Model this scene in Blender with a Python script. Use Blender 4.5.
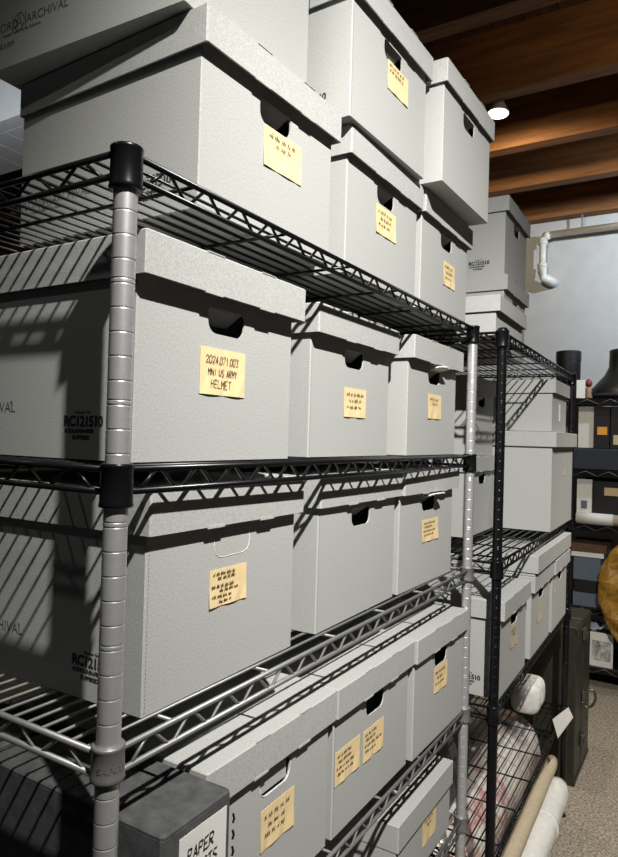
import bpy, bmesh, math, random
from mathutils import Vector, Matrix
random.seed(7)
for o in list(bpy.data.objects): bpy.data.objects.remove(o)
scene = bpy.context.scene
C = scene.collection
S = 0.0254            # all measures below are inches; z = 0 is a groove on the first post
FLOOR = -70.0
def P(x, y, z): return Vector((x*S, y*S, (z-FLOOR)*S))

# ---------------------------------------------------------------- camera
CAM = dict(f=657.517, pos=(-19.144, -20.850, -9.062), yaw=0.546, pitch=0.012, roll=0.028)
def set_camera():
    y, p, r = CAM['yaw'], CAM['pitch'], CAM['roll']
    fw = Vector((math.cos(y)*math.cos(p), math.sin(y)*math.cos(p), math.sin(p)))
    rt = fw.cross(Vector((0, 0, 1))).normalized(); up = rt.cross(fw)
    r2 = rt*math.cos(r)+up*math.sin(r); u2 = -rt*math.sin(r)+up*math.cos(r)
    cd = bpy.data.cameras.new('camera'); co = bpy.data.objects.new('camera', cd); C.objects.link(co)
    m = Matrix((r2, u2, -fw)).transposed().to_4x4(); m.translation = P(*CAM['pos']); co.matrix_world = m
    cd.sensor_fit = 'VERTICAL'; cd.sensor_height = 36.0; cd.sensor_width = 36.0
    cd.lens = CAM['f']*36.0/857.0; cd.clip_start = 0.02; cd.clip_end = 60
    scene.camera = co
set_camera()

# ---------------------------------------------------------------- world, lights, exposure
w = bpy.data.worlds.new('world'); scene.world = w; w.use_nodes = True
w.node_tree.nodes['Background'].inputs['Color'].default_value = (0.80, 0.90, 1.0, 1)
w.node_tree.nodes['Background'].inputs['Strength'].default_value = 0.02
def spot(name, pos, target, power, size_deg, blend=1.0, radius=1.0, col=(1, .95, .86)):
    l = bpy.data.lights.new(name, 'SPOT'); l.energy = power; l.spot_size = math.radians(size_deg); l.spot_blend = blend
    l.shadow_soft_size = radius*S; l.color = col
    o = bpy.data.objects.new(name, l); C.objects.link(o); o.location = P(*pos)
    o.rotation_euler = (P(*target)-P(*pos)).to_track_quat('-Z', 'Y').to_euler()
    return o
spot('track_spot_key', (-17, -38, 47), (75, 0, -60), 460, 83, 1.0, 0.8, (1, .975, .93))
spot('track_spot_side', (-34, 34, 50), (3, 6, -16), 8, 60, 1.0, 1.2, (1, .95, .86))
spot('track_spot_wall', (140, -40, 54), (180, 6, 20), 135, 120, 1.0, 1.0, (.80, .90, 1))
spot('track_spot_aisle', (92, -48, 52), (100, -14, -70), 190, 64, 1.0, 1.0, (1, .94, .85))
spot('joist_fill_light', (66, -34, 46), (140, 20, 60), 13, 70, 1.0, 1.0, (1, .80, .55))  # added fill to brighten the joist faces, no real track lamp
spot('duct_fill_light', (18, 66, 30), (46, 82, 41), 15, 80, 1.0, 1.0, (.9, .95, 1))  # added fill, out of view, only to brighten the white duct
vs = scene.view_settings
vs.view_transform = 'Standard'; vs.look = 'None'; vs.gamma = 1.0; vs.use_curve_mapping = False; vs.exposure = 0.0

# ---------------------------------------------------------------- materials
MATS = {}
def mat(name, col, rough=.7, metal=0., noise=0., nscale=60., bump=0., bscale=200., stretch=(1, 1, 1), col2=None, emit=None, spec=.5, trans=0., alpha=1.):
    if name in MATS: return MATS[name]
    m = bpy.data.materials.new(name); m.use_nodes = True; nt = m.node_tree; b = nt.nodes['Principled BSDF']
    b.inputs['Base Color'].default_value = (*col, 1); b.inputs['Roughness'].default_value = rough
    b.inputs['Metallic'].default_value = metal; b.inputs['Specular IOR Level'].default_value = spec
    if trans: b.inputs['Transmission Weight'].default_value = trans
    if alpha < 1: b.inputs['Alpha'].default_value = alpha
    if emit: b.inputs['Emission Color'].default_value = (*emit[:3], 1); b.inputs['Emission Strength'].default_value = emit[3]
    if noise or bump:
        tc = nt.nodes.new('ShaderNodeTexCoord'); mp = nt.nodes.new('ShaderNodeMapping')
        mp.inputs['Scale'].default_value = stretch
        nt.links.new(tc.outputs['Object'], mp.inputs['Vector'])
        if noise:
            n = nt.nodes.new('ShaderNodeTexNoise'); n.inputs['Scale'].default_value = nscale; n.inputs['Detail'].default_value = 6; n.inputs['Roughness'].default_value = .65
            r = nt.nodes.new('ShaderNodeMix'); r.data_type = 'RGBA'
            a = tuple(max(0, c*(1-noise)) for c in col); c2 = col2 or tuple(min(1, c*(1+noise)) for c in col)
            r.inputs['A'].default_value = (*a, 1); r.inputs['B'].default_value = (*c2, 1)
            cr = nt.nodes.new('ShaderNodeMapRange'); cr.inputs['From Min'].default_value = .3; cr.inputs['From Max'].default_value = .7
            nt.links.new(mp.outputs['Vector'], n.inputs['Vector']); nt.links.new(n.outputs['Fac'], cr.inputs['Value'])
            nt.links.new(cr.outputs['Result'], r.inputs['Factor']); nt.links.new(r.outputs['Result'], b.inputs['Base Color'])
        if bump:
            n2 = nt.nodes.new('ShaderNodeTexNoise'); n2.inputs['Scale'].default_value = bscale; n2.inputs['Detail'].default_value = 4
            bp = nt.nodes.new('ShaderNodeBump'); bp.inputs['Strength'].default_value = bump; bp.inputs['Distance'].default_value = .002
            nt.links.new(mp.outputs['Vector'], n2.inputs['Vector']); nt.links.new(n2.outputs['Fac'], bp.inputs['Height']); nt.links.new(bp.outputs['Normal'], b.inputs['Normal'])
    MATS[name] = m; return m
CARD = mat('grey_board', (.41, .415, .40), .85, 0, .26, 560, .05, 700, (1, 1, .7), spec=.2)
CARD_EDGE = mat('torn_board', (.78, .78, .74), .9, spec=.1)
PRINT = mat('print_ink', (.035, .036, .04), .8, spec=.1)
PRINT_GREY = mat('print_ink_grey', (.10, .10, .105), .8, spec=.1)
INK = mat('pen_ink', (.045, .03, .02), .8, spec=.1)
NOTE = mat('yellow_note_paper', (.78, .60, .33), .8, 0, .06, 40, spec=.15)
BLACK = mat('black_enamel', (.005, .005, .006), .28, spec=.35)
STEEL = mat('grey_steel', (.27, .27, .265), .48, .6, .08, 80)
STEEL_DULL = mat('silver_epoxy', (.58, .58, .585), .36, .62, .06, 120)
GROOVE = mat('groove_bright', (.8, .8, .8), .3, .8)
DARKBOX = mat('charcoal_board', (.075, .076, .078), .75, 0, .35, 45, .15, 300, spec=.3)
NOTE_OLD = mat('faded_note_paper', (.50, .43, .30), .8, 0, .06, 40, spec=.15)
WHITE = mat('white_paper', (.72, .71, .67), .8, 0, .05, 60, spec=.2)

# ---------------------------------------------------------------- mesh helper
class MB:
    def __init__(s): s.v = []; s.f = []; s.smooth = False
    def add(s, vs, fs):
        b = len(s.v); s.v += [tuple(v) for v in vs]; s.f += [tuple(b+i for i in f) for f in fs]; return s
    def box(s, x0, x1, y0, y1, z0, z1):
        return s.add([(x0,y0,z0),(x1,y0,z0),(x1,y1,z0),(x0,y1,z0),(x0,y0,z1),(x1,y0,z1),(x1,y1,z1),(x0,y1,z1)],
                     [(0,3,2,1),(4,5,6,7),(0,1,5,4),(1,2,6,5),(2,3,7,6),(3,0,4,7)])
    def cbox(s, x0, x1, y0, y1, z0, z1, c=.06):
        "box with chamfered vertical and top edges"
        def ring(i, z): return [(x0+i+(c-i if i < c else 0), y0+i, z)] if 0 else [
            (x0+c+i,y0+i,z),(x1-c-i,y0+i,z),(x1-i,y0+c+i,z),(x1-i,y1-c-i,z),(x1-c-i,y1-i,z),(x0+c+i,y1-i,z),(x0+i,y1-c-i,z),(x0+i,y0+c+i,z)]
        rs = [ring(c*.6, z0), ring(0, z0+c*.6), ring(0, z1-c*.6), ring(c*.6, z1)]
        return s.rings(rs, True, True)
    def rings(s, rs, cap0=False, cap1=False, closed=True):
        n = len(rs[0]); vs = [p for r in rs for p in r]; fs = []
        for k in range(len(rs)-1):
            for i in range(n if closed else n-1):
                j = (i+1) % n; fs.append((k*n+i, k*n+j, (k+1)*n+j, (k+1)*n+i))
        if cap0: fs.append(tuple(range(n-1, -1, -1)))
        if cap1: fs.append(tuple((len(rs)-1)*n+i for i in range(n)))
        return s.add(vs, fs)
    def lathe(s, prof, n=16, c=(0, 0), cap=True):
        rs = [[(c[0]+r*math.cos(2*math.pi*i/n), c[1]+r*math.sin(2*math.pi*i/n), z) for i in range(n)] for r, z in prof]
        return s.rings(rs, cap, cap)
    def tube(s, path, r, n=8, cap=True):
        path = [Vector(p) for p in path]; rs = []; up0 = Vector((0, 0, 1))
        rr = r if isinstance(r, (list, tuple)) else [r]*len(path)
        for i, p in enumerate(path):
            t = (path[min(i+1, len(path)-1)]-path[max(i-1, 0)]).normalized()
            u = up0 if abs(t.dot(up0)) < .9 else Vector((1, 0, 0))
            a = t.cross(u).normalized(); b = a.cross(t).normalized()
            rs.append([tuple(p+(a*math.cos(2*math.pi*k/n)+b*math.sin(2*math.pi*k/n))*rr[i]) for k in range(n)])
        return s.rings(rs, cap, cap)
    def data(s, name, m):
        me = bpy.data.meshes.new(name); me.from_pydata([(x*S, y*S, z*S) for x, y, z in s.v], [], s.f)
        bm = bmesh.new(); bm.from_mesh(me); bmesh.ops.recalc_face_normals(bm, faces=bm.faces); bm.to_mesh(me); bm.free()
        if s.smooth:
            for p in me.polygons: p.use_smooth = True
        me.materials.append(m); return me
    def build(s, name, m, parent=None, loc=None, rot=None):
        return link(name, s.data(name, m), parent, loc, rot)
def link(name, me, parent=None, loc=None, rot=None):
    o = bpy.data.objects.new(name, me); C.objects.link(o)
    if parent: o.parent = parent
    if loc is not None: o.location = loc if parent is None else Vector(loc)*S
    if rot is not None: o.rotation_euler = rot
    return o
def tag(o, label=None, cat=None, group=None, kind=None):
    if label: o['label'] = label
    if cat: o['category'] = cat
    if group: o['group'] = group
    if kind: o['kind'] = kind
    return o
def empty(name, x, y, z, rz=0.):
    o = bpy.data.objects.new(name, None); C.objects.link(o); o.location = P(x, y, z); o.rotation_euler = (0, 0, rz); o.empty_display_size = .05; return o
def smooth(mb): mb.smooth = True; return mb

_txt = {}
def text_mesh(t, size, m, bold=0., spacing=1.):
    "flat print: upright text in the local xz plane, facing -y"
    k = (t, size, m.name, bold)
    if k in _txt: return _txt[k]
    cu = bpy.data.curves.new('lettering', 'FONT'); cu.body = t; cu.size = size*S*1.38; cu.offset = bold*S; cu.space_character = spacing
    cu.resolution_u = 3
    ob = bpy.data.objects.new('lettering', cu); C.objects.link(ob)
    me = bpy.data.meshes.new_from_object(ob); bpy.data.objects.remove(ob)
    me.transform(Matrix.Rotation(math.pi/2, 4, 'X')); me.materials.clear(); me.materials.append(m); _txt[k] = me
    return me

# single-stroke pen letters on a 4 x 6 grid
PEN = {'0':'0,1 1,0 3,0 4,1 4,5 3,6 1,6 0,5 0,1','1':'1,5 2,6 2,0','2':'0,5 1,6 3,6 4,5 4,4 0,0 4,0','3':'0,6 4,6 2,4 4,2 3,0 0,0','4':'3,0 3,6 0,2 4,2','5':'4,6 0,6 0,4 3,4 4,2 3,0 0,0',
 '6':'4,6 1,5 0,2 1,0 3,0 4,2 3,3 0,2','7':'0,6 4,6 1,0','A':'0,0 2,6 4,0|1,2 3,2','B':'0,0 0,6 3,6 3,4 0,3 4,2 3,0 0,0','C':'4,5 2,6 0,4 0,1 2,0 4,1','E':'4,6 0,6 0,0 4,0|0,3 3,3','H':'0,0 0,6|4,0 4,6|0,3 4,3',
 'I':'2,0 2,6','J':'4,6 3,1 1,0 0,2','L':'0,6 0,0 4,0','M':'0,0 0,6 2,3 4,6 4,0','N':'0,0 0,6 4,0 4,6','O':'0,1 1,0 3,0 4,1 4,5 3,6 1,6 0,5 0,1','P':'0,0 0,6 3,6 4,5 3,3 0,3','R':'0,0 0,6 3,6 4,5 3,3 0,3 4,0',
 'S':'4,6 1,6 0,4 4,2 3,0 0,0','T':'0,6 4,6|2,6 2,0','U':'0,6 0,1 2,0 4,1 4,6','Y':'0,6 2,3 4,6|2,3 2,0','.':'1.8,0 2.2,.5','!':'2,6 2,2|2,.6 2,0'}
def pen_strokes(s, x, z, h, rnd):
    out = []; sx = h*.125
    for ch in s:
        if ch == ' ': x += h*.45; continue
        if ch == '.': out.append([(x+h*.05, z), (x+h*.10, z+h*.06)]); x += h*.24; continue
        for st in PEN[ch].split('|'):
            pts = [tuple(map(float, q.split(','))) for q in st.split()]
            out.append([(x+a*sx+rnd.uniform(-.04, .04)*h+b*h*.012, z+b*h/6+rnd.uniform(-.04, .04)*h) for a, b in pts])
        x += h*.125*4+h*.2
    return out
def scribble(x, z, wd, h, rnd):
    out = []; xe = x+wd
    while x < xe-h*.5:
        n = rnd.randint(4, 9); pts = []
        for i in range(n):
            pts.append((x, z+(h*rnd.uniform(.55, 1.0) if i % 2 else h*rnd.uniform(0, .25)))); x += h*rnd.uniform(.16, .34)
        out.append(pts); x += h*rnd.uniform(.25, .5)
    return out
def ribbon(mb, pts, wd, y):
    for (x0, z0), (x1, z1) in zip(pts, pts[1:]):
        d = Vector((x1-x0, z1-z0)); L = d.length
        if L < 1e-6: continue
        d /= L; nx, nz = -d.y*wd/2, d.x*wd/2; x0 -= d.x*wd*.3; z0 -= d.y*wd*.3; x1 += d.x*wd*.3; z1 += d.y*wd*.3
        mb.add([(x0+nx,y,z0+nz),(x1+nx,y,z1+nz),(x1-nx,y,z1-nz),(x0-nx,y,z0-nz)], [(0,1,2,3)])
def note(parent, x, z, wd, ht, lines, seed, material=None, y=0., tilt=0., pen=.04, name='note_label'):
    "paper note taped on a front face, its handwriting as a sub-part; x,z = lower left corner"
    rnd = random.Random(seed)
    m = MB(); n = 6
    vs = []; 
    for j in range(3):
        for i in range(n+1):
            vs.append((wd*i/n, -.03-.03*abs(i/n-.5)-(.035 if j == 0 else 0)*(1+math.sin(i*2+seed)), ht*j/2))
    k = len(vs); vs2 = [(a, b+.02, c) for a, b, c in vs]; fs = []
    for j in range(2):
        for i in range(n):
            a = j*(n+1)+i; fs.append((a, a+1, a+n+2, a+n+1)); fs.append((k+a, k+a+n+1, k+a+n+2, k+a+1))
    edge = list(range(n+1))+[j*(n+1)+n for j in (1, 2)]+list(range(2*(n+1)+n-1, 2*(n+1)-1, -1))+[n+1]
    for a, b in zip(edge, edge[1:]+edge[:1]): fs.append((a, k+a, k+b, b))
    m.add(vs+vs2, fs)
    o = m.build(name, material or NOTE, parent, (x, y, z), (0, tilt, 0))
    if lines:
        mb = MB(); nl = len(lines)
        for i, (tx, fx, fz, fh) in enumerate(lines):
            h = fh*ht; zz = fz*ht; xx = fx*wd
            st = scribble(xx, zz, float(tx[1:])*wd, h, rnd) if tx[0] == '~' else pen_strokes(tx, xx, zz, h, rnd)
            for s_ in st: ribbon(mb, s_, pen, -.085)
        mb.build('handwriting', INK, o)
    return o

# ---------------------------------------------------------------- the setting
BEAM_Z = 55.45
WALL_X = 180.0
CARPET = mat('carpet', (.27, .235, .185), .95, 0, .75, 95, .8, 160, spec=.1)
PLASTER = mat('painted_wall', (.50, .515, .53), .85, 0, .06, 9, .25, 40)
WOOD = mat('joist_wood', (.23, .098, .034), .65, 0, .45, 9, .25, 40, (3, .25, 3), spec=.3)
DECK = mat('deck_wood', (.10, .050, .022), .75, 0, .4, 12, .2, 50, (.3, 3, 3))
BRICK = mat('brown_masonry', (.16, .095, .06), .9, 0, .5, 6, .4, 30)
WHITE_PAINT = mat('white_paint', (.70, .71, .72), .6, 0, .04, 20)
ZOFF = Vector((0, 0, -FLOOR*S))
def struct(name, mb, m, label, parent=None):
    o = mb.build(name, m, parent, None); 
    if parent is None: o.location = ZOFF; tag(o, label, kind='structure')
    return o
struct('floor', MB().box(-160, 186, -130, 260, FLOOR-2, FLOOR), CARPET, 'beige grey speckled carpet floor')
struct('wall_back', MB().box(WALL_X, WALL_X+5, -130, 260, FLOOR, BEAM_Z+15), PLASTER, 'pale blue grey painted wall at the end of the room')
struct('wall_left', MB().box(-160, WALL_X, 232, 238, FLOOR, BEAM_Z+15), BRICK, 'brown masonry wall far behind the shelves')
ceil = struct('ceiling', MB().box(-160, WALL_X, -130, 240, BEAM_Z+12.5, BEAM_Z+14), DECK, 'dark wooden ceiling boards above the joists')
bx = 101.2
for k in range(-9, 4):
    x = 101.2+24*k if k < 3 else 176.0
    mb = MB(); mb.cbox(0, 3.4, -125, 232, BEAM_Z, BEAM_Z+12.4, .12)
    mb.build('beam', WOOD, ceil, (x, 0, 0))
# boards of the deck, laid across the joists
brd = MB().box(0, 290, 0, 5.6, 0, .5).data('ceiling_board', DECK)
for k in range(26):
    link('ceiling_board', brd, ceil, (-112, -20+5.8*k, BEAM_Z+12.0))
# white lintel and panelled soffit glimpsed over the left end of the shelves
# ---------------------------------------------------------------- wire shelving
def post_mesh(name, m, z0, z1, first=0, r=.5, n=18):
    prof = [(.30, z0), (.30, z0+.8), (r*.9, z0+.9), (r, z0+1)]
    k = math.ceil(z0+1.3)
    while k < z1-.3:
        for gz in ([k] if k % 5 != first else [k, k+.2]):
            prof += [(r, gz-.06), (r, gz-.035), (r*.955, gz-.015), (r*.955, gz+.015), (r, gz+.035), (r, gz+.06)]
        k += 1
    prof += [(r, z1-.08), (r*.8, z1)]
    mb = MB(); mb.lathe(prof, n); return smooth(mb).data(name, m)
def zigzag(L, z_hi, z_lo, per, r):
    pts = []; n = int(round(L/per)); st = L/n
    for i in range(n):
        for f, z in ((.06, z_lo), (.40, z_hi), (.56, z_hi), (.90, z_lo)): pts.append((i*st+f*st, 0, z))
    return smooth(MB().tube(pts, r, 5))
def collar_mesh(m):
    t, b = (.10, -1.72) if m is BLACK else (.24, -1.22)
    prof = [(.50, b), (.68, b+.02), (.72, b+.10), (.69, b+.22), (.66, t-.2), (.69, t-.15), (.69, t-.04), (.64, t), (.5, t)]
    return smooth(MB().lathe(prof, 22)).data('collar', m)
def wire_unit(name, origin, rz, L, D, shelves, post_mat, post_z, label, first=0):
    """origin = axis of the near front post; shelves = [(z of mat top, material)]"""
    u = empty(name, origin[0], origin[1], FLOOR, rz); tag(u, label, 'shelving', 'wire shelving units')
    pm = post_mesh('post', post_mat, post_z[0], post_z[1], first)
    for x in (0, L):
        for y in (0, D):
            p = link('post', pm, u, (x, y, -FLOOR))
            MB().lathe([(.2, FLOOR), (.62, FLOOR+.02), (.62, FLOOR+.25), (.25, FLOOR+.5), (.25, FLOOR+1.2)], 12).build('levelling_foot', BLACK, p)
    cache = {}
    for z, m in shelves:
        k = m.name
        if k not in cache:
            x0, x1, y0, y1 = -.25, L+.25, -.12, D+.12; zr = -.145
            fr = MB()
            for zz in (zr, zr-.94):
                fr.tube([(.5, y0, zz), (L-.5, y0, zz)], .145, 8); fr.tube([(.5, y1, zz), (L-.5, y1, zz)], .145, 8)
                fr.tube([(x0, .5, zz), (x0, D-.5, zz)], .145, 8); fr.tube([(x1, .5, zz), (x1, D-.5, zz)], .145, 8)
            cache[k] = dict(frame=smooth(fr).data('shelf', m), zl=zigzag(L-2, zr-.06, zr-.89, 2.6, .09).data('zigzag_wire', m),
                            zs=zigzag(D-2, zr-.06, zr-.89, 3.2, .09).data('zigzag_wire', m), col=collar_mesh(m),
                            wire=smooth(MB().tube([(x0, 0, 0), (x1, 0, 0)], .082, 6)).data('wire', m),
                            cross=smooth(MB().tube([(0, y0, 0), (0, y1, 0)], .10, 6)).data('cross_wire', m))
        c = cache[k]
        sh = link('shelf', c['frame'], u, (0, 0, z-FLOOR))
        link('zigzag_wire', c['zl'], sh, (1, -.12, 0)); link('zigzag_wire', c['zl'], sh, (1, D+.12, 0))
        link('zigzag_wire', c['zs'], sh, (-.25, 1, 0), (0, 0, math.pi/2)); link('zigzag_wire', c['zs'], sh, (L+.25, 1, 0), (0, 0, math.pi/2))
        for x in (0, L):
            for y in (0, D): link('collar', c['col'], sh, (x, y, 0))
        nw = int(round(D/1.0))
        for i in range(1, nw): link('wire', c['wire'], sh, (0, D*i/nw, -.082))
        nc = int(round(L/7.8))
        for i in range(nc): link('cross_wire', c['cross'], sh, (L*(i+.5)/nc, 0, -.25))
    return u
def emboss(u, z, t):
    "raised maker's name wrapped round the near front collar"
    me = text_mesh(t, .30, STEEL, .01).copy(); xs = [v.co.x for v in me.vertices]; mid = (min(xs)+max(xs))/2; r = .70*S
    for v in me.vertices:
        a = math.radians(-118)+(v.co.x-mid)/r; v.co = Vector((r*math.cos(a), r*math.sin(a), v.co.z))
    for sh in u.children:
        if sh.name.startswith('shelf') and abs(sh.location.z/S-(z-FLOOR)) < .01: link('raised_lettering', me, sh, (0, 0, -.72))
Z1, Z2, Z3, Z4, Z5 = 2.62, -10.50, -22.14, -36.40, -47.40
unit1 = wire_unit('wire_shelving_unit', (0, 0), 0, 47.07, 18.0,
          [(Z1, BLACK), (Z2, BLACK), (Z3, STEEL), (Z4, STEEL), (Z5, STEEL), (-66.0, STEEL)], STEEL_DULL, (FLOOR+.3, Z1+.1),
          'nearest wire shelving unit with silver grooved posts and black upper shelves', first=2)
emboss(unit1, Z3, 'SAFCO')
U2A = math.radians(1.28)
U2 = (49.0, -2.5)
V1, V2, V3, V4, V5 = 2.35, -21.40, -36.20, -52.2, -66.3
wire_unit('wire_shelving_unit', U2, U2A, 47.0, 18.0, [(V1, BLACK), (V2, BLACK), (V3, BLACK), (V4, BLACK), (V5, BLACK)], BLACK, (FLOOR+.3, V1+.35),
          'all-black wire shelving unit standing behind the silver-posted one', first=0)
def u2(x, y):
    "point given along unit two's own front line"
    c, s = math.cos(U2A), math.sin(U2A); return U2[0]+x*c-y*s, U2[1]+x*s+y*c

# ---------------------------------------------------------------- archival boxes
BW, BD, BH, LO, LH, TH = 12.75, 15.5, 10.33, .30, 2.0, .11
def hole_loop(cx, z0, z1, wd, style='d'):
    "rounded hand hole, flat top, as in a record carton"
    pts = []; r = (z1-z0)*.48
    for a0, cxx, czz in ((180, cx-wd/2+r, z0+r), (270, cx+wd/2-r, z0+r)):
        for i in range(5):
            a = math.radians(a0+i*22.5); pts.append((cxx+r*math.cos(a), czz+r*math.sin(a)))
    rt = r*.35
    for a0, cxx, czz in ((0, cx+wd/2-rt, z1-rt), (90, cx-wd/2+rt, z1-rt)):
        for i in range(4):
            a = math.radians(a0+i*30); pts.append((cxx+rt*math.cos(a), czz+rt*math.sin(a)))
    return pts
_bm = {}
def body_mesh(W, D, H, hole, m):
    "open carton: chamfered walls, a floor, and a hand hole through the front"
    key = (W, D, H, hole, m.name)
    if key in _bm: return _bm[key]
    bm = bmesh.new(); c = .07; t = TH
    out = [(c,0),(W-c,0),(W,c),(W,D-c),(W-c,D),(c,D),(0,D-c),(0,c)]
    inn = [(t+c,t),(W-t-c,t),(W-t,t+c),(W-t,D-t-c),(W-t-c,D-t),(t+c,D-t),(t,D-t-c),(t,t+c)]
    V = lambda x, y, z: bm.verts.new((x*S, y*S, z*S))
    ob = [V(x,y,0) for x,y in out]; ot = [V(x,y,H) for x,y in out]; ib = [V(x,y,t) for x,y in inn]; it = [V(x,y,H) for x,y in inn]
    for i in range(8):
        j = (i+1) % 8
        if not (i == 0 and hole):
            bm.faces.new((ob[i],ob[j],ot[j],ot[i])); bm.faces.new((ib[j],ib[i],it[i],it[j]))
        bm.faces.new((ot[i],ot[j],it[j],it[i]))
    bm.faces.new(ob[::-1]); bm.faces.new(ib)
    if hole:
        lp = hole_loop(*hole); fo = [V(x,0,z) for x,z in lp]; fi = [V(x,t,z) for x,z in lp]
        for lo, cs in ((fo, (ob[0],ob[1],ot[1],ot[0])), (fi, (ib[0],ib[1],it[1],it[0]))):
            es = []
            for a, b in list(zip(lo, lo[1:]+lo[:1]))+list(zip(cs, cs[1:]+cs[:1])):
                e = bm.edges.get((a, b)); es.append(e if e else bm.edges.new((a, b)))
            bmesh.ops.triangle_fill(bm, edges=es, use_beauty=True)
        n = len(fo)
        for i in range(n): bm.faces.new((fo[i],fo[(i+1)%n],fi[(i+1)%n],fi[i]))
    bmesh.ops.recalc_face_normals(bm, faces=bm.faces)
    me = bpy.data.meshes.new('body'); bm.to_mesh(me); bm.free(); me.materials.append(m); _bm[key] = me; return me
def lid_mesh(W, D, h, o, m, wave=0.):
    key = ('lid', W, D, h, o, m.name)
    if key in _bm: return _bm[key]
    mb = MB(); c = .09; t = TH
    def ring(x0, x1, y0, y1, z, c):
        return [(x0+c,y0,z),(x0+(x1-x0)*.33,y0,z),(x0+(x1-x0)*.67,y0,z),(x1-c,y0,z),(x1,y0+c,z),(x1,y1-c,z),(x1-c,y1,z),(x0+c,y1,z),(x0,y1-c,z),(x0,y0+c,z)]
    a = (-o, W+o, -o, D+o); b = (-o+t, W+o-t, -o+t, D+o-t); k = (-o+.07, W+o-.07, -o+.07, D+o-.07)
    mb.rings([ring(*b, h-t, c), ring(*b, 0, c), ring(*a, 0, c), ring(*a, h-.07, c), ring(*k, h, c)], True, True)
    me = mb.data('lid', m); _bm[key] = me; return me
BOXES = 'grey archival record boxes'
def carton(x, y, z, rz, label, notem=None, W=BW, D=BD, H=BH, lo=LO, lh=LH, ldy=0., lrot=0., hole='open', notes=(), printed=(), name='archival_box', m=None, tabs=True, side_print=True, seed=0, group=BOXES):
    m = m or CARD; rnd = random.Random(seed+17)
    b = empty(name, x, y+.2, z+.03, rz); tag(b, label, 'box', group); ldy -= .2
    hz0, hz1 = H*.635, H*.765; hx = W/2+.05
    hl = (round(hx, 2), round(hz0, 2), round(hz1, 2), 3.1) if hole in ('open', 'flap', 'torn') else None
    body = link('body', body_mesh(W, D, H-TH-.02, hl, m), b)
    lid = link('lid', lid_mesh(W, D, lh, lo, m), b, (0, ldy, H-lh), (0, 0, lrot))
    if tabs:
        for fx in (.30, .66):
            MB().cbox(fx*W, fx*W+1.35, -lo-.03, -lo+.42, lh-.035, lh+.035, .03).build('lock_tab', m, lid)
            MB().box(fx*W-.1, fx*W+1.25, -lo-.035, -lo+.06, -.075, .05).build('lock_tab', m, lid)
    if hole == 'flap':     # the punched flap stands out over the hole
        MB().add([(hx-1.2,-.02,hz1-.1),(hx+1.45,-.02,hz1-.06),(hx+1.6,-1.0,hz1+.22),(hx+.2,-1.15,hz1+.30),(hx-.9,-.75,hz1+.2),
                  (hx-1.2,.05,hz1-.02),(hx+1.45,.05,hz1+.02),(hx+1.6,-.96,hz1+.30),(hx+.2,-1.1,hz1+.38),(hx-.9,-.7,hz1+.28)],
                 [(0,1,2,3,4),(9,8,7,6,5),(0,5,6,1),(1,6,7,2),(2,7,8,3),(3,8,9,4),(4,9,5,0)]).build('handle_flap', CARD_EDGE, body)
    if hole in ('open', 'flap'):   # flap pushed inwards behind the hole
        MB().add([(hx-1.4,.12,hz1-.02),(hx+1.4,.12,hz1-.02),(hx+1.2,1.0,hz1-.75),(hx-1.2,1.0,hz1-.75),(hx-1.4,.2,hz1+.05),(hx+1.4,.2,hz1+.05),(hx+1.2,1.08,hz1-.68),(hx-1.2,1.08,hz1-.68)],
                 [(0,1,2,3),(7,6,5,4),(0,4,5,1),(1,5,6,2),(2,6,7,3),(3,7,4,0)]).build('handle_flap', m, body)
    if hole in ('torn', 'sealed'):
        lp = hole_loop(hx, hz0, hz1, 3.1); k = lp[:11] if hole == 'torn' else lp+lp[:1]
        pts = [(a+rnd.uniform(-.03, .03), -.015, c+rnd.uniform(-.03, .03)) for a, c in k]
        MB().tube(pts, .022 if hole == 'torn' else .014, 5).build('handle_perforation', CARD_EDGE, body)
        if hole == 'torn':
            MB().box(hx-1.35, hx+1.35, .14, .22, hz0+.15, hz1).build('handle_flap', m, body)
    if seed in (5, 8, 10, 11, 14):   # perforated fold line beside the left corner
        mb = MB()
        for k in range(40): mb.box(.16, .185, -.006, .0, .15+k*(H-2.6)/40, .15+(k+.6)*(H-2.6)/40)
        mb.build('fold_perforation', PRINT_GREY, body)
    for i, nt in enumerate(notes):
        note(b, *nt, seed=seed*7+i, material=notem)
    if side_print:   # maker's print on the left side: logo and stock number
        R = (0, 0, -math.pi/2)
        def pr(t, size, yb, zb, m_=PRINT, bold=0., sp=1.):
            link('printed_text', text_mesh(t, size, m_, bold, sp), body, (-.012, yb, zb), R)
        if 'rc' in side_print if isinstance(side_print, str) else True:
            pr('Reorder No.', .15, 3.9, 2.20, PRINT, .006); pr('RC121510', .50, 4.75, 1.60, PRINT, .032, .92); pr('ACID/LIGNIN-FREE', .20, 4.70, 1.27, PRINT, .014, .9); pr('BUFFERED', .20, 4.10, .95, PRINT, .014)
        logo(body)
    return b
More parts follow.
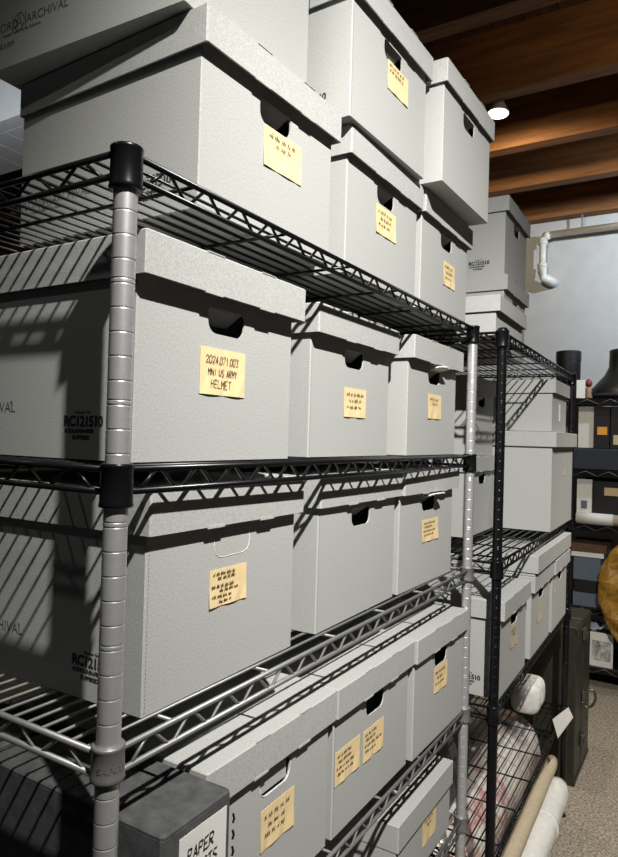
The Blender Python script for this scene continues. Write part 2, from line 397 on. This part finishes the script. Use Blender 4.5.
def logo(body, end=9.0, z=2.25):
    "GAYLORD (A in a ring) ARCHIVAL, with the small lines under it"
    R = (0, 0, -math.pi/2)
    def pr(t, size, yb, zb, bold=0.): link('printed_text', text_mesh(t, size, PRINT_GREY, bold), body, (-.012, yb, zb), R)
    y0 = end+7.6
    pr('GAYLORD', .56, y0, z); pr('ARCHIVAL', .56, y0-4.35, z); pr('\u00ae', .2, end+.05, z+.4)
    cy, cz = y0-3.72, z+.28; mb = MB()
    for R0, R1 in ((.50, .57),):
        n = 28; vs = []; fs = []
        for i in range(n):
            a = 2*math.pi*i/n; vs += [(0, R0*.85*math.cos(a), R0*math.sin(a)), (0, R1*.85*math.cos(a), R1*math.sin(a))]
        for i in range(n): j = (i+1) % n; fs.append((2*i, 2*i+1, 2*j+1, 2*j))
        mb.add(vs, fs)
    def bar(a, b, wd=.06):
        d = Vector((b[0]-a[0], b[1]-a[1])).normalized(); nx, nz = -d.y*wd/2, d.x*wd/2
        mb.add([(0,a[0]+nx,a[1]+nz),(0,b[0]+nx,b[1]+nz),(0,b[0]-nx,b[1]-nz),(0,a[0]-nx,a[1]-nz)], [(0,1,2,3)])
    for a, b in (((.28,-.34),(0,.42)),((0,.42),(-.28,-.34)),((.16,-.1),(-.16,-.1)),((.58,.55),(.58,-.5)),((-.58,.55),(-.58,-.5)),((.35,.2),(.1,-.3))): bar(a, b)
    mb.build('printed_emblem', PRINT_GREY, body, (-.012, cy, cz))
    pr('Trusted Tools. Proven Solutions.', .19, y0-2.2, z-.36, .004); pr('Gaylord.com', .42, y0-.3, z-1.02, .006)

def N(x, z, lines, wd=3.7, ht=2.4, tilt=0.): return (x, z, wd, ht, lines)
L3 = [('~.75', .08, .72, .14), ('~.5', .2, .50, .13), ('~.6', .1, .28, .13)]
L2 = [('~.65', .12, .74, .13), ('~.35', .3, .55, .13)]
L4 = [('~.6', .08, .80, .11), ('~.45', .12, .63, .11), ('~.75', .06, .44, .11), ('~.55', .1, .26, .11)]
L6 = [('~.55', .08, .84, .09), ('~.4', .2, .72, .09), ('~.65', .05, .50, .10), ('~.5', .25, .38, .09), ('~.5', .06, .22, .10), ('~.35', .25, .08, .09)]
HELM = [('2024.071.003', .11, .68, .15), ('MNI US ARMY', .16, .42, .14), ('HELMET', .22, .15, .17)]
# top shelf, lower tier
carton(6.60, 1.70, Z1, -.035, 'grey box on top shelf, leftmost of its row, yellow note with two lines', ldy=-.1, W=12.9, notes=[N(5.35, 4.15, L2, 3.9, 2.4)], seed=1)
carton(21.62, 1.16, Z1, -.008, 'grey box on top shelf, middle of the lower tier, small tan note', ldy=0, notes=[N(4.75, 4.2, L3, 3.6, 2.2)], seed=2)
carton(35.15, .90, Z1, 0, 'grey box on top shelf beside the silver far post, small tan note', ldy=0, notes=[N(5.75, 3.2, L3, 3.1, 2.3)], seed=3)
# top shelf, upper tier
ZT = Z1+BH+.06
carton(5.70, 2.2, ZT, .04, 'topmost grey box at upper left with maker logo on its side', ldy=-.1, side_print='logo', seed=4)
carton(20.3, .35, ZT, -.03, 'grey box in the upper tier, middle of three, tan note under its hand hole', ldy=0, notes=[N(5.5, 4.45, [('~.7', .06, .80, .12), ('~.65', .08, .62, .12)], 3.6, 2.2)], seed=5)
carton(33.95, -1.31, ZT, -.02, 'grey box in the upper tier overhanging the one below, no note on it', ldy=.1, seed=6)
# second shelf
carton(2.15, 1.20, Z2, 0, 'grey box on second shelf with yellow note reading helmet', W=12.95, H=10.5, ldy=-.3, notes=[N(4.40, 3.45, HELM, 3.78, 2.45)], seed=7)
carton(18.90, 2.10, Z2, 0, 'grey box on second shelf, middle of three, narrow yellow note', H=10.45, ldy=-.3, notes=[N(4.9, 2.95, L3, 3.6, 2.2)], seed=8)
carton(33.80, 1.25, Z2, .005, 'grey box on second shelf beside the far silver post, torn white hand hole flap', H=10.45, ldy=-.2, hole='flap', notes=[N(4.9, 3.4, L2, 3.5, 2.3)], seed=9)
# third shelf
carton(2.80, .78, Z3, .01, 'grey box on third shelf with unpunched handle and a framed tan note', ldy=0, hole='sealed', notes=[N(4.55, 4.0, L6, 3.2, 1.95)], seed=10)
carton(18.5, .9, Z3, .012, 'grey box on third shelf, middle of three, no note, open hand hole', ldy=.15, lrot=-.01, seed=11)
carton(32.0, .95, Z3, -.015, 'grey box on third shelf by the far post, white flap above its tan note', ldy=-.1, hole='flap', notes=[N(5.0, 3.75, L4, 3.9, 2.0)], seed=12)
# fourth shelf
carton(6.95, .35, Z4, 0, 'grey box on fourth shelf beside the charcoal case, torn handle above its note', ldy=.1, hole='torn', notes=[N(5.0, 3.5, L3, 3.5, 2.35)], seed=13)
carton(20.36, .30, Z4, -.005, 'grey box on fourth shelf with two tan notes side by side', ldy=.06, notes=[N(.2, 3.45, L4, 3.7, 2.3), N(4.45, 3.35, L4, 3.5, 2.3)], seed=14)
carton(33.74, -.05, Z4, -.015, 'grey box on fourth shelf next to the far silver post, one tan note', ldy=.1, W=12.45, notes=[N(4.6, 4.2, L3, 3.4, 2.3)], seed=15)
# bottom visible shelf: flat box
carton(31.4, .25, Z5, 0, 'low grey flat box with tan note at the bottom by the far post', W=13.4, D=15.5, H=6.6, lo=.06, lh=2.2, hole=None, tabs=False, side_print=False, notes=[N(6.0, 1.7, L2, 3.4, 2.6)], seed=16)
# charcoal document case
def document_case(x, y, D, label, front):
    b = empty('document_case', x, y, Z4+.03, .0); tag(b, label, 'case')
    W, H = 4.65, 10.4
    MB().cbox(0, W, 0, D, 0, H-.16, .14).build('body', DARKBOX, b)
    MB().cbox(.0, W, .0, D, H-.3, H, .16).build('lid', DARKBOX, b)
    if front:
        note(b, 1.0, 4.3, 3.25, 5.5, [('PAPER', .16, .78, .095), ('OBJECTS', .06, .63, .09)], 3, WHITE, 0, 0, .06)
        mb = MB()
        for i in range(11):
            z = 1.0+i*.78; mb.tube([(W+.05, -.09, z), (W+.05, -.16, z+.2), (W+.05, -.09, z+.42)], .06, 6)
        mb.build('pull_string', BLACK, b)
document_case(1.55, -1.7, 12.3, 'charcoal grey document case with white label reading paper objects', True)
document_case(1.55, 11.0, 6.4, 'dark case in the shade behind the labelled charcoal document case', False)

# ---------------------------------------------------------------- boxes on the black unit
def on2(x, y, *a, rz=U2A, **k):
    px, py = x, y; return carton(px, py, *a[:1], rz, *a[1:], **k)
on2(51.2, -1.35, V1, 'low grey lidded box on top of the black unit nearest its post', H=4.3, lh=1.75, D=7.4, hole=None, side_print=False, tabs=False, seed=20)
on2(66.6, 2.0, V1, 'grey box on top of the black unit, lower of the shaded stack', seed=21)
on2(66.9, 2.1, V1+BH+.06, 'highest grey box on the black unit, under the ceiling joists', seed=22)
on2(52.0, 9.6, V1, 'grey box on the black unit half hidden behind the top shelf row, lower one', side_print=False, D=12, seed=23)
on2(52.2, 9.4, V1+BH+.06, 'grey box on the black unit half hidden behind the top shelf row, upper one', side_print=False, D=12, seed=24)
on2(76.4, -2.55, V2, 'large plain light grey box overhanging the black unit, small plate on its end', notes=[(9.6, 7.4, 1.9, 2.5, [])], W=18.7, D=14.5, H=13.9, lh=2.1, lo=.4, hole=None, side_print=False, tabs=False, seed=25, notem=NOTE_OLD)
on2(79.0, -1.9, V2+14.0, 'grey box on top of the large plain box, striped by wire shadows', notes=[(5.5, 1.6, 1.3, 2.6, [])], W=12.5, D=14, H=7.4, lh=1.9, hole=None, side_print=False, tabs=False, seed=26, notem=CARD_EDGE)
on2(62.8, 4.9, V2, 'grey box seen between the two posts with dark hand hole, lower one', side_print=False, D=12.3, seed=27)
on2(62.85, 5.2, V2+BH+.06, 'grey box seen between the two posts crossed by shadows, upper one', side_print=False, D=12.3, seed=28)
on2(50.9, -2.7, V3, 'grey box on the black unit right behind its near post, stock number on side', notes=[N(4.6, 4.0, L2, 3.0, 2.4)], seed=29, notem=NOTE_OLD)
on2(66.2, -2.45, V3, 'grey box on the black unit under the shallow box, one faded note', notes=[N(4.0, 3.6, [], 2.6, 2.3)], side_print=False, seed=30, notem=NOTE_OLD)
on2(80.0, -2.3, V3, 'grey box on the black unit at the far post under the shallow box', notes=[N(1.2, 5.4, [], 1.0, 1.6)], side_print=False, seed=31, notem=NOTE_OLD)
on2(66.2, -2.85, V3+BH+.06, 'shallow grey box lying across two boxes beneath the black shelf', W=26, D=15, H=2.6, lh=2.2, lo=.2, hole=None, side_print=False, tabs=False, seed=32)
carton(52.6, 4.2, V4, U2A, 'dark charcoal box in the shade under the grey boxes of the black unit', W=12, D=11, H=12.2, lo=.15, lh=2, hole=None, tabs=False, side_print=False, m=DARKBOX, name='document_box', group='', seed=40)

# ---------------------------------------------------------------- rolls and bundles on the black unit
FOAM = mat('white_foam', (.62, .61, .58), .75, 0, .10, 50, .5, 120)
BEIGE = mat('beige_cloth', (.42, .35, .24), .85, 0, .12, 60, .2, 150)
def patterned():
    m = bpy.data.materials.new('wrapped_textile'); m.use_nodes = True; nt = m.node_tree; b = nt.nodes['Principled BSDF']
    tc = nt.nodes.new('ShaderNodeTexCoord'); n = nt.nodes.new('ShaderNodeTexNoise'); n.inputs['Scale'].default_value = 6; n.inputs['Detail'].default_value = 3
    cr = nt.nodes.new('ShaderNodeValToRGB'); e = cr.color_ramp.elements
    e[0].position = .30; e[0].color = (.20, .17, .15, 1); e[1].position = .66; e[1].color = (.62, .60, .57, 1)
    x = cr.color_ramp.elements.new(.42); x.color = (.60, .57, .53, 1); x = cr.color_ramp.elements.new(.52); x.color = (.55, .50, .46, 1); x = cr.color_ramp.elements.new(.585); x.color = (.42, .20, .19, 1)
    nt.links.new(tc.outputs['Object'], n.inputs['Vector']); nt.links.new(n.outputs['Fac'], cr.inputs['Fac']); nt.links.new(cr.outputs['Color'], b.inputs['Base Color'])
    b.inputs['Roughness'].default_value = .28; b.inputs['Coat Weight'].default_value = .6; b.inputs['Coat Roughness'].default_value = .12
    n2 = nt.nodes.new('ShaderNodeTexNoise'); n2.inputs['Scale'].default_value = 35; bp = nt.nodes.new('ShaderNodeBump'); bp.inputs['Strength'].default_value = .6; bp.inputs['Distance'].default_value = .01
    nt.links.new(tc.outputs['Object'], n2.inputs['Vector']); nt.links.new(n2.outputs['Fac'], bp.inputs['Height']); nt.links.new(bp.outputs['Normal'], b.inputs['Normal'])
    return m
def roll(name, x0, x1, ya, yb, z, r, m, label, cat, band=None, wob=.03, n=28):
    "cloth or foam roll lying along the shelf; the end shows the wound layers"
    L = x1-x0; u = empty(name, x0, ya, z, math.atan2(yb-ya, L)); tag(u, label, cat, 'rolls on the black unit')
    rnd = random.Random(int(r*100)); mb = MB(); rs = []
    for i in range(31):
        x = L*i/30; k = 1+wob*math.sin(i*.7)+rnd.uniform(-wob, wob)*.5
        e = min(i, 30-i); f = (.80, .94, 1)[min(e, 2)]
        rs.append([(x, r*k*f*math.cos(2*math.pi*j/n)*(1+wob*math.sin(3*j*.7+i*.1)), r*k*f*math.sin(2*math.pi*j/n)) for j in range(n)])
    mb.rings(rs, True, True); smooth(mb).build('wound_sheet', m, u)
    sp = []
    for i in range(60):
        a = i*.32; q = r*.74*(1-i/66); sp.append((L+.06, q*math.cos(a), q*math.sin(a)))
    MB().tube(sp, .07, 5).build('end_layer', m, u)
    if band:
        for x in band:
            MB().tube([(x*L, r*1.06*math.cos(a), r*1.06*math.sin(a)) for a in [2*math.pi*k/24 for k in range(25)]], .13, 6).build('tie', WHITE, u)
    return u
roll('textile_roll', 52, 96.2, 7.0, 7.7, V5+6.3, 6.0, patterned(), 'large plastic wrapped roll with red pattern under the lower black shelf', 'roll', wob=.02)
roll('foam_roll', 51, 93, -2.15, -1.15, V5+2.2, 2.0, FOAM, 'white foam roll tied with a band at the front of the bottom shelf', 'roll', band=(.70,), wob=.025)
roll('fabric_roll', 53, 94.5, -.95, .0, V5+5.5, 1.05, BEIGE, 'slim beige roll lying between the white foam roll and the wrapped roll', 'roll', wob=.02)
def bundle():
    u = empty('wrapped_bundle', 88.0, 3.3, V4+.12, U2A); tag(u, 'white wrapped bundle with rounded end on the empty black shelf', 'bundle')
    mb = MB(); rs = []; n = 20
    for i in range(14):
        t = i/13; x = t*7; k = (1-max(0, (t-.8)/.2)**2*.75)*(1-max(0, (.15-t)/.15)**2*.6)
        rs.append([(x, 2.3*k*math.copysign(abs(math.cos(a))**.6, math.cos(a)), 2.4+2.4*(k*.4+.6)*math.copysign(abs(math.sin(a))**.6, math.sin(a))) for a in [2*math.pi*j/n for j in range(n)]])
    mb.rings(rs, True, True); smooth(mb).build('wrapping', FOAM, u)
    MB().tube([(2.5, 2.4*math.cos(a), 2.4+2.38*math.sin(a)) for a in [2*math.pi*k/20 for k in range(21)]], .08, 5).build('tie', WHITE, u)
bundle()
pq = [(4.3, -.65), (.55, -2.0), (-8.6, -1.4), (-2.2, .6)]
pp = MB().add([(x, y, .0+.03*(x > 2)) for x, y in pq]+[(x, y, .05+.03*(x > 2)) for x, y in pq], [(3,2,1,0),(4,5,6,7),(0,1,5,4),(1,2,6,5),(2,3,7,6),(3,0,4,7)]).build('paper_sheet', mat('shaded_white_paper', (.45, .44, .41), .8), None, P(91.5, -1.45, V4+.05))  # white sheet; its shade is put into the greyed base colour
tag(pp, 'white paper sheet poking over the front edge of the lower black shelf', 'paper')

# ---------------------------------------------------------------- olive footlocker at the end of the black unit
OLIVE = mat('olive_paint', (.024, .024, .016), .42, 0, .3, 25, .1, 90)
IRON = mat('dull_iron', (.16, .155, .13), .4, .8)
def locker():
    u = empty('footlocker', 106.5, -1.5, FLOOR, 0); tag(u, 'olive green footlocker standing on end beside the black unit', 'trunk')
    W, D, H = 15, 13, 28.2
    MB().cbox(0, W, 0, D, 0, H, .2).build('body', OLIVE, u)
    MB().cbox(W*.44, W+.1, -.12, D+.1, -.0, H+.1, .15).build('lid', OLIVE, u)
    for z in (.4, H-.9):
        MB().cbox(-.15, W+.25, -.22, .3, z, z+.7, .1).build('edge_binding', OLIVE, u)
    h = MB().tube([(7.0+.25*math.sin(a), -1.25-1.15*math.cos(a), 14.2-1.7*math.sin(a)-.5*(1-math.cos(a))) for a in [math.pi*(.04+.08*k-1) for k in range(25)]], .24, 8); smooth(h).build('ring_handle', IRON, u)
    MB().cbox(6.1, 7.9, -.5, -.05, 13.4, 15.0, .15).build('handle_plate', IRON, u)
    for z in (5.0, 24.6):
        l = MB().cbox(5.6, 7.6, -.62, -.05, z, z+2.2, .12).build('latch', IRON, u); MB().cbox(6.2, 7.0, -.9, -.6, z+.3, z+1.5, .1).build('latch_tongue', IRON, l)
    for k in range(9): MB().lathe([(.16, -.1), (.16, .1), (.08, .18)], 8).build('rivet', IRON, u, (12.6, -.12, 3.4+k*.9), (math.pi/2, 0, 0))
    for p in ((1, H-1.2), (4.5, H-1.2)): MB().lathe([(.3, -.1), (.3, .12), (.15, .22)], 8).build('rivet', IRON, u, (p[0], -.05, p[1]), (math.pi/2, 0, 0))
locker()

# ---------------------------------------------------------------- shelving along the back wall and what stands on it
BLUEBLACK = mat('blue_black_cloth', (.018, .024, .036), .7, 0, .3, 40)
SATIN = mat('satin_black', (.009, .009, .010), .45, 0, .2, 60)
BLUEGREY = mat('blue_grey_board', (.10, .125, .17), .6, 0, .1, 50)
BROWN = mat('brown_board', (.11, .055, .03), .7, 0, .3, 30)
ORANGE = mat('orange_label', (.80, .36, .05), .7)
TAN = mat('tan_label', (.60, .47, .27), .7)
YELLOW = mat('yellow_vinyl', (.34, .18, .025), .5, 0, .35, 14, .5, 30)
RX0, RX1 = 160.0, 178.0
def rear_unit():
    u = empty('wall_shelving', RX0, 0, FLOOR, 0); tag(u, 'black shelving along the blue grey wall with hats on top', 'shelving')
    for x in (.6, 17.4):
        for y in (14.5, -30): smooth(MB().tube([(x, y, 0), (x, y, 2.6-FLOOR)], .5, 10)).build('post', BLACK, u)
    for z in (2.55, -15.6, -29.3, -50.2, -64.6):
        sh = MB(); sh.cbox(0, 18, -30.4, 15, z-1.0-FLOOR, z-FLOOR, .15); s_ = sh.build('shelf', BLACK, u)
        MB().cbox(-.15, .05, -30.4, 15, z-1.6-FLOOR, z-.15-FLOOR, .03).build('rim', BLACK, s_)
        for k in range(8): smooth(MB().tube([(-.2, -29.5+k*5.4, z-1.5-FLOOR), (-.2, -26.8+k*5.4, z-.25-FLOOR), (-.2, -24.1+k*5.4, z-1.5-FLOOR)], .07, 5)).build('zigzag_wire', STEEL, s_)
rear_unit()
def thing1(name, mb, m, label, cat, loc, rz=0., group=None):
    o = mb.build(name, m, None, P(*loc), (0, 0, rz)); return tag(o, label, cat, group)
def hat_case():
    u = empty('hat_case', 164, 11.0, 2.6, 0); tag(u, 'black cylindrical case on the wall shelf with faint white print', 'case')
    smooth(MB().lathe([(2.9, 0), (3.0, .15), (3.05, 9.9), (3.05, 10.0)], 28)).build('body', SATIN, u)
    MB().lathe([(3.1, 10.0), (3.14, 10.1), (3.14, 12.4), (3.0, 12.6), (.3, 12.65)], 28).build('lid', SATIN, u)
    link('printed_mark', text_mesh('24', 1.3, WHITE), u, (-2.65, 2.1, 6.9), (0, 0, -math.pi/3.6))
hat_case()
def shako():
    u = empty('dress_hat', 168.9, -2.2, 2.6, 0); tag(u, 'black tall hat flaring to a wide base with silver trim', 'hat')
    smooth(MB().lathe([(8.6, 0), (8.8, .6), (8.2, 2.6), (6.6, 4.6), (5.0, 6.4), (4.0, 8.6), (3.9, 11.5), (3.95, 12.8), (3.6, 13.1), (.4, 13.0)], 30)).build('crown', SATIN, u)
    smooth(MB().lathe([(8.7, .5), (8.95, .6), (8.95, 1.2), (8.6, 1.4)], 30)).build('brim_band', BLUEBLACK, u)
    for a, z, wd in ((-2.55, 10.6, 1.6), (-2.75, 4.9, 2.2), (2.9, 7.9, .5)):
        rr = 4.05 if z > 8 else (5.3 if z < 6 else 4.2)
        smooth(MB().tube([(rr*math.cos(a+t*wd/rr*.5), rr*math.sin(a+t*wd/rr*.5), z) for t in (-1, -.5, 0, .5, 1)], .26, 6)).build('silver_trim', STEEL, u)
shako()
def figurine():
    u = empty('figurine', 161.6, 5.6, 2.6, 0); tag(u, 'small red and tan figurine between the black case and hat', 'figurine')
    smooth(MB().lathe([(.9, 0), (1.0, .3), (.7, 1.4), (.8, 2.4), (.35, 3.0)], 12)).build('body', mat('tan_clay', (.32, .19, .12), .6), u)
    smooth(MB().lathe([(.3, 2.9), (.85, 3.4), (.9, 4.2), (.3, 5.0)], 12)).build('head', mat('red_clay', (.22, .035, .03), .6), u)
figurine()
thing1('card_sheet', MB().cbox(0, .1, 0, 2.2, 0, 4.6, .02), WHITE, 'white card leaning beside the black cylindrical case', 'card', (160.6, 6.2, 2.65), .5)
def small_case(x, y, z, W, D, H, m, label, tagm, tz, th=1.9, tw=1.5, group='black document cases', name='document_case', ty=None):
    u = empty(name, x, y, z, 0); tag(u, label, 'case', group)
    MB().cbox(0, D, 0, W, 0, H, .08).build('body', m, u); MB().cbox(-.08, D+.05, -.02, W+.02, H-1.0, H+.05, .08).build('lid', m, u)
    if tagm:
        y0 = (W-tw)/2 if ty is None else ty
        MB().box(-.14, -.02, y0, y0+tw, tz, tz+th).build('label_card', tagm, u)
    return u
small_case(161.6, 4.15, -10.0, 3.7, 13, 10.6, WHITE, 'white carton on the wall shelf left of the orange-labelled case', None, 0, name='carton', group='white cartons')
small_case(161.0, .35, -10.0, 3.7, 13, 10.5, SATIN, 'black document case with orange label on the wall shelf', ORANGE, 3.4, 2.0, 2.3, ty=.55)
small_case(161.0, -3.5, -10.0, 3.7, 13, 10.5, SATIN, 'black document case right of the orange-labelled one', TAN, 1.0, 2.4, 2.2)
thing1('flat_textile_box', MB().cbox(0, 16, 0, 34, 0, 5.4, .4), BLUEBLACK, 'flat dark blue box beneath the labelled black cases', 'box', (160.8, -24, -15.55))
u = small_case(161.4, 4.2, -29.25, 3.6, 12.5, 11.2, WHITE, 'white carton with small blue mark behind the pale tube', BLUEGREY, 3.8, 2.0, 1.4, name='carton', group='white cartons')
small_case(161.4, -6.9, -29.25, 10.8, 12.5, 10.9, SATIN, 'wide black case with tan label behind the pale tube', TAN, 7.4, 2.0, 3.6, ty=4.6)
def tube():
    u = empty('mailing_tube', 160.0, -26, -27.8, 0); tag(u, 'pale mailing tube lying along the front of the wall shelf', 'tube')
    smooth(MB().tube([(0, 0, 0), (0, 25, 0)], 1.35, 18)).build('cardboard_tube', mat('cream_tube', (.62, .55, .42), .7), u)
    smooth(MB().tube([(0, 25, 0), (0, 33.5, 0)], 1.45, 18)).build('wrapped_end', WHITE, u)
tube()
for (y, z, W, H, m, lab) in ((1.9, -50.15, 6.2, 3.4, BLUEGREY, 'blue grey box at the bottom of the stack behind the footlocker'),
                             (2.1, -46.6, 5.6, 3.0, SATIN, 'black box in the stack above the blue grey one'),
                             (1.7, -43.5, 6.4, 5.6, BLUEGREY, 'grey blue box in the stack with a white edge on top'),
                             (1.0, -37.7, 8.0, 1.2, WHITE, 'white board lying on the stack behind the footlocker'),
                             (.4, -36.4, 9.0, 2.0, BROWN, 'brown board on top of the stack by the wall')):
    thing1('storage_box' if H > 2.5 else 'board', MB().cbox(0, 13, 0, W, 0, H, .1), m, lab, 'box' if H > 2.5 else 'board', (160.6, y, z), 0, 'stack on the lower wall shelf')
def bag():
    u = empty('yellow_bag', 155.6, -4.9, -56.6, 0); tag(u, 'crumpled yellow bag hanging from the wall shelf', 'bag')
    mb = MB(); rs = []; n = 18; rnd = random.Random(5)
    keys = ((0.2, 1.6, .6, .2), (2.5, 3.0, 1.3, .4), (6, 4.7, 1.9, .5), (10, 5.8, 2.2, .5), (14.5, 6.2, 2.1, .3), (18.5, 5.4, 1.7, .0), (21.5, 4.2, 1.2, -.3), (23.5, 2.8, .7, -.6)); n = 34
    for q in range(29):
        t = q/4; i = min(int(t), 6); f = t-i; z, ry, rx, cy = [a_*(1-f)+b_*f for a_, b_ in zip(keys[i], keys[i+1])]
        rs.append([(rx*math.cos(a)*(1+rnd.uniform(-.14, .14)+.25*math.sin(3*a+q*.8)), cy+ry*math.sin(a)*(1+rnd.uniform(-.035, .035)+.04*math.sin(5*a+q)), z+rnd.uniform(-.15, .15)) for a in [2*math.pi*j/n for j in range(n)]])
    mb.rings(rs, True, True); mb.build('sack', YELLOW, u)
    smooth(MB().tube([(0,-.5,23),(1.2,-.4,25),(2.6,-.2,25.9),(3.4,0,26.2)], .25, 8)).build('strap', YELLOW, u)
bag()
def mags():
    u = empty('magazine_bundle', 160.4, -1.6, -64.55, 0); tag(u, 'bundle of printed magazines low on the wall shelf', 'magazines')
    PM = mat('printed_pages', (.40, .40, .38), .6, 0, .8, 28)
    for k in range(5):
        o = MB().cbox(k*.5, k*.5+.4, .05*k, 5.4-.1*k, 0, 8.4-.5*k, .04).build('magazine', PM if k else WHITE, u)
    MB().box(-.12, -.02, .5, 4.8, 1.6, 6.4).build('cover_picture', PM, u)
mags()
def cloth():
    mb = MB(); n = 12; vs = []; fs = []
    for i in range(n+1):
        for j in range(7):
            vs.append((j*1.0, i*.5, .5+1.6*math.sin(i*.5)*math.sin(j*.5+.5)**2+.25*math.sin(i*1.7+j)))
    for i in range(n):
        for j in range(6): fs.append((i*7+j, i*7+j+1, (i+1)*7+j+1, (i+1)*7+j))
    k = len(vs); vs += [(a, b, c-.35) for a, b, c in vs]; fs += [tuple(k+q for q in f[::-1]) for f in fs]
    ed = [j for j in range(7)]+[i*7+6 for i in range(1, n+1)]+[n*7+j for j in range(5, -1, -1)]+[i*7 for i in range(n-1, 0, -1)]
    fs += [(a, b, k+b, k+a) for a, b in zip(ed, ed[1:]+ed[:1])]
    return smooth(mb.add(vs, fs))
thing1('folded_cloth', cloth(), mat('blue_white_cloth', (.42, .46, .55), .8), 'pale blue cloth lying on top of the magazines', 'cloth', (160.6, -1.8, -55.3))
thing1('dark_bin', smooth(MB().lathe([(4.2, 0), (5.0, .2), (5.6, 11), (5.7, 11.2), (5.2, 11.1), (4.6, .6)], 24)), SATIN, 'round black bin on the low wall shelf right of the magazines', 'bin', (167.0, -8.2, -64.55))

# ---------------------------------------------------------------- pipe on the back wall, ceiling spot lamp, white soffit
PIPE = mat('white_pvc', (.66, .66, .64), .4)
def pipe():
    u = empty('drain_pipe', 176.9, 21.0, 36, 0); tag(u, 'white plumbing pipe with elbow running along the wall', 'pipe')
    smooth(MB().tube([(0, -110, 15.2), (0, -1.6, 14.8)], 0.95, 14)).build('straight_pipe', PIPE, u)
    smooth(MB().tube([(0, -1.8, 14.8), (0, -.7, 14.5), (0, -.1, 13.8), (0, 0, 12.8)], 1.25, 14)).build('elbow', PIPE, u)
    smooth(MB().tube([(0, 0, 13), (0, 0, 5)], 0.95, 14)).build('straight_pipe', PIPE, u)
    smooth(MB().tube([(0, 0, 6.4), (0, 0, 4.2), (0, -.7, 2.6), (.5, -2.0, 1.6), (3.0, -3.0, 1.4)], [1.3, 1.3, 1.35, 1.35, 1.35], 14)).build('elbow', PIPE, u)
    for x, z0, z1 in ((0, 12.2, 13.2), (0, 5.6, 6.6)): smooth(MB().tube([(0, 0, z0), (0, 0, z1)], 1.36, 14)).build('coupling', PIPE, u)
    MB().tube([(0, -10.5, 14.9), (0, -10.5, 19.4)], .22, 6).build('hanger', STEEL, u)
pipe()
def lamp():
    u = empty('spot_lamp', 106.6, 14.9, BEAM_Z-1.3, 0); tag(u, 'white ceiling spot lamp glowing under the wooden joists', 'lamp')
    MB().cbox(-2.0, -1.5, -2.6, .8, 1.9, 6.6, .1).build('mounting_plate', WHITE_PAINT, u)
    MB().cbox(-1.6, .3, -2.0, -.4, 2.6, 3.8, .15).build('bracket', WHITE_PAINT, u)
    e = (math.radians(2), math.radians(3), 0)
    smooth(MB().lathe([(.3, 3.4), (.8, 3.3), (.95, 2.4), (1.15, 2.0), (1.75, .7), (2.05, .25), (2.05, .05), (1.9, .05)], 24)).build('reflector', mat('lamp_glass', (.55, .54, .46), .3, .1), u, None, e)
    MB().lathe([(1.95, -.08), (1.95, .06), (.1, .1)], 24).build('lens', mat('lamp_lens', (.9, .9, .85), .4, emit=(1, .95, .84, 3.2)), u, None, e)
    l = bpy.data.lights.new('spot_lamp_light', 'SPOT'); l.energy = 60; l.spot_size = math.radians(165); l.spot_blend = .5; l.shadow_soft_size = 1.6*S; l.color = (1, .84, .58)
    o = bpy.data.objects.new('spot_lamp_light', l); C.objects.link(o); o.location = P(107.2, 14.9, BEAM_Z-2.0); o.rotation_euler = (0, math.radians(-30), 0)
lamp()
def soffit():
    u = empty('ceiling_duct', 44, 60, 40, 0); tag(u, 'white boxed duct glimpsed over the left end of the shelves', 'duct')
    MB().cbox(0, 2.6, 0, 150, 0, 7, .1).build('side_board', WHITE_PAINT, u)
    pb = MB().cbox(0, 11, 0, 4.9, 0, .5, .06).data('panel', WHITE_PAINT)
    for k in range(20): link('panel', pb, u, (2.7, 5*k, 0))
soffit()
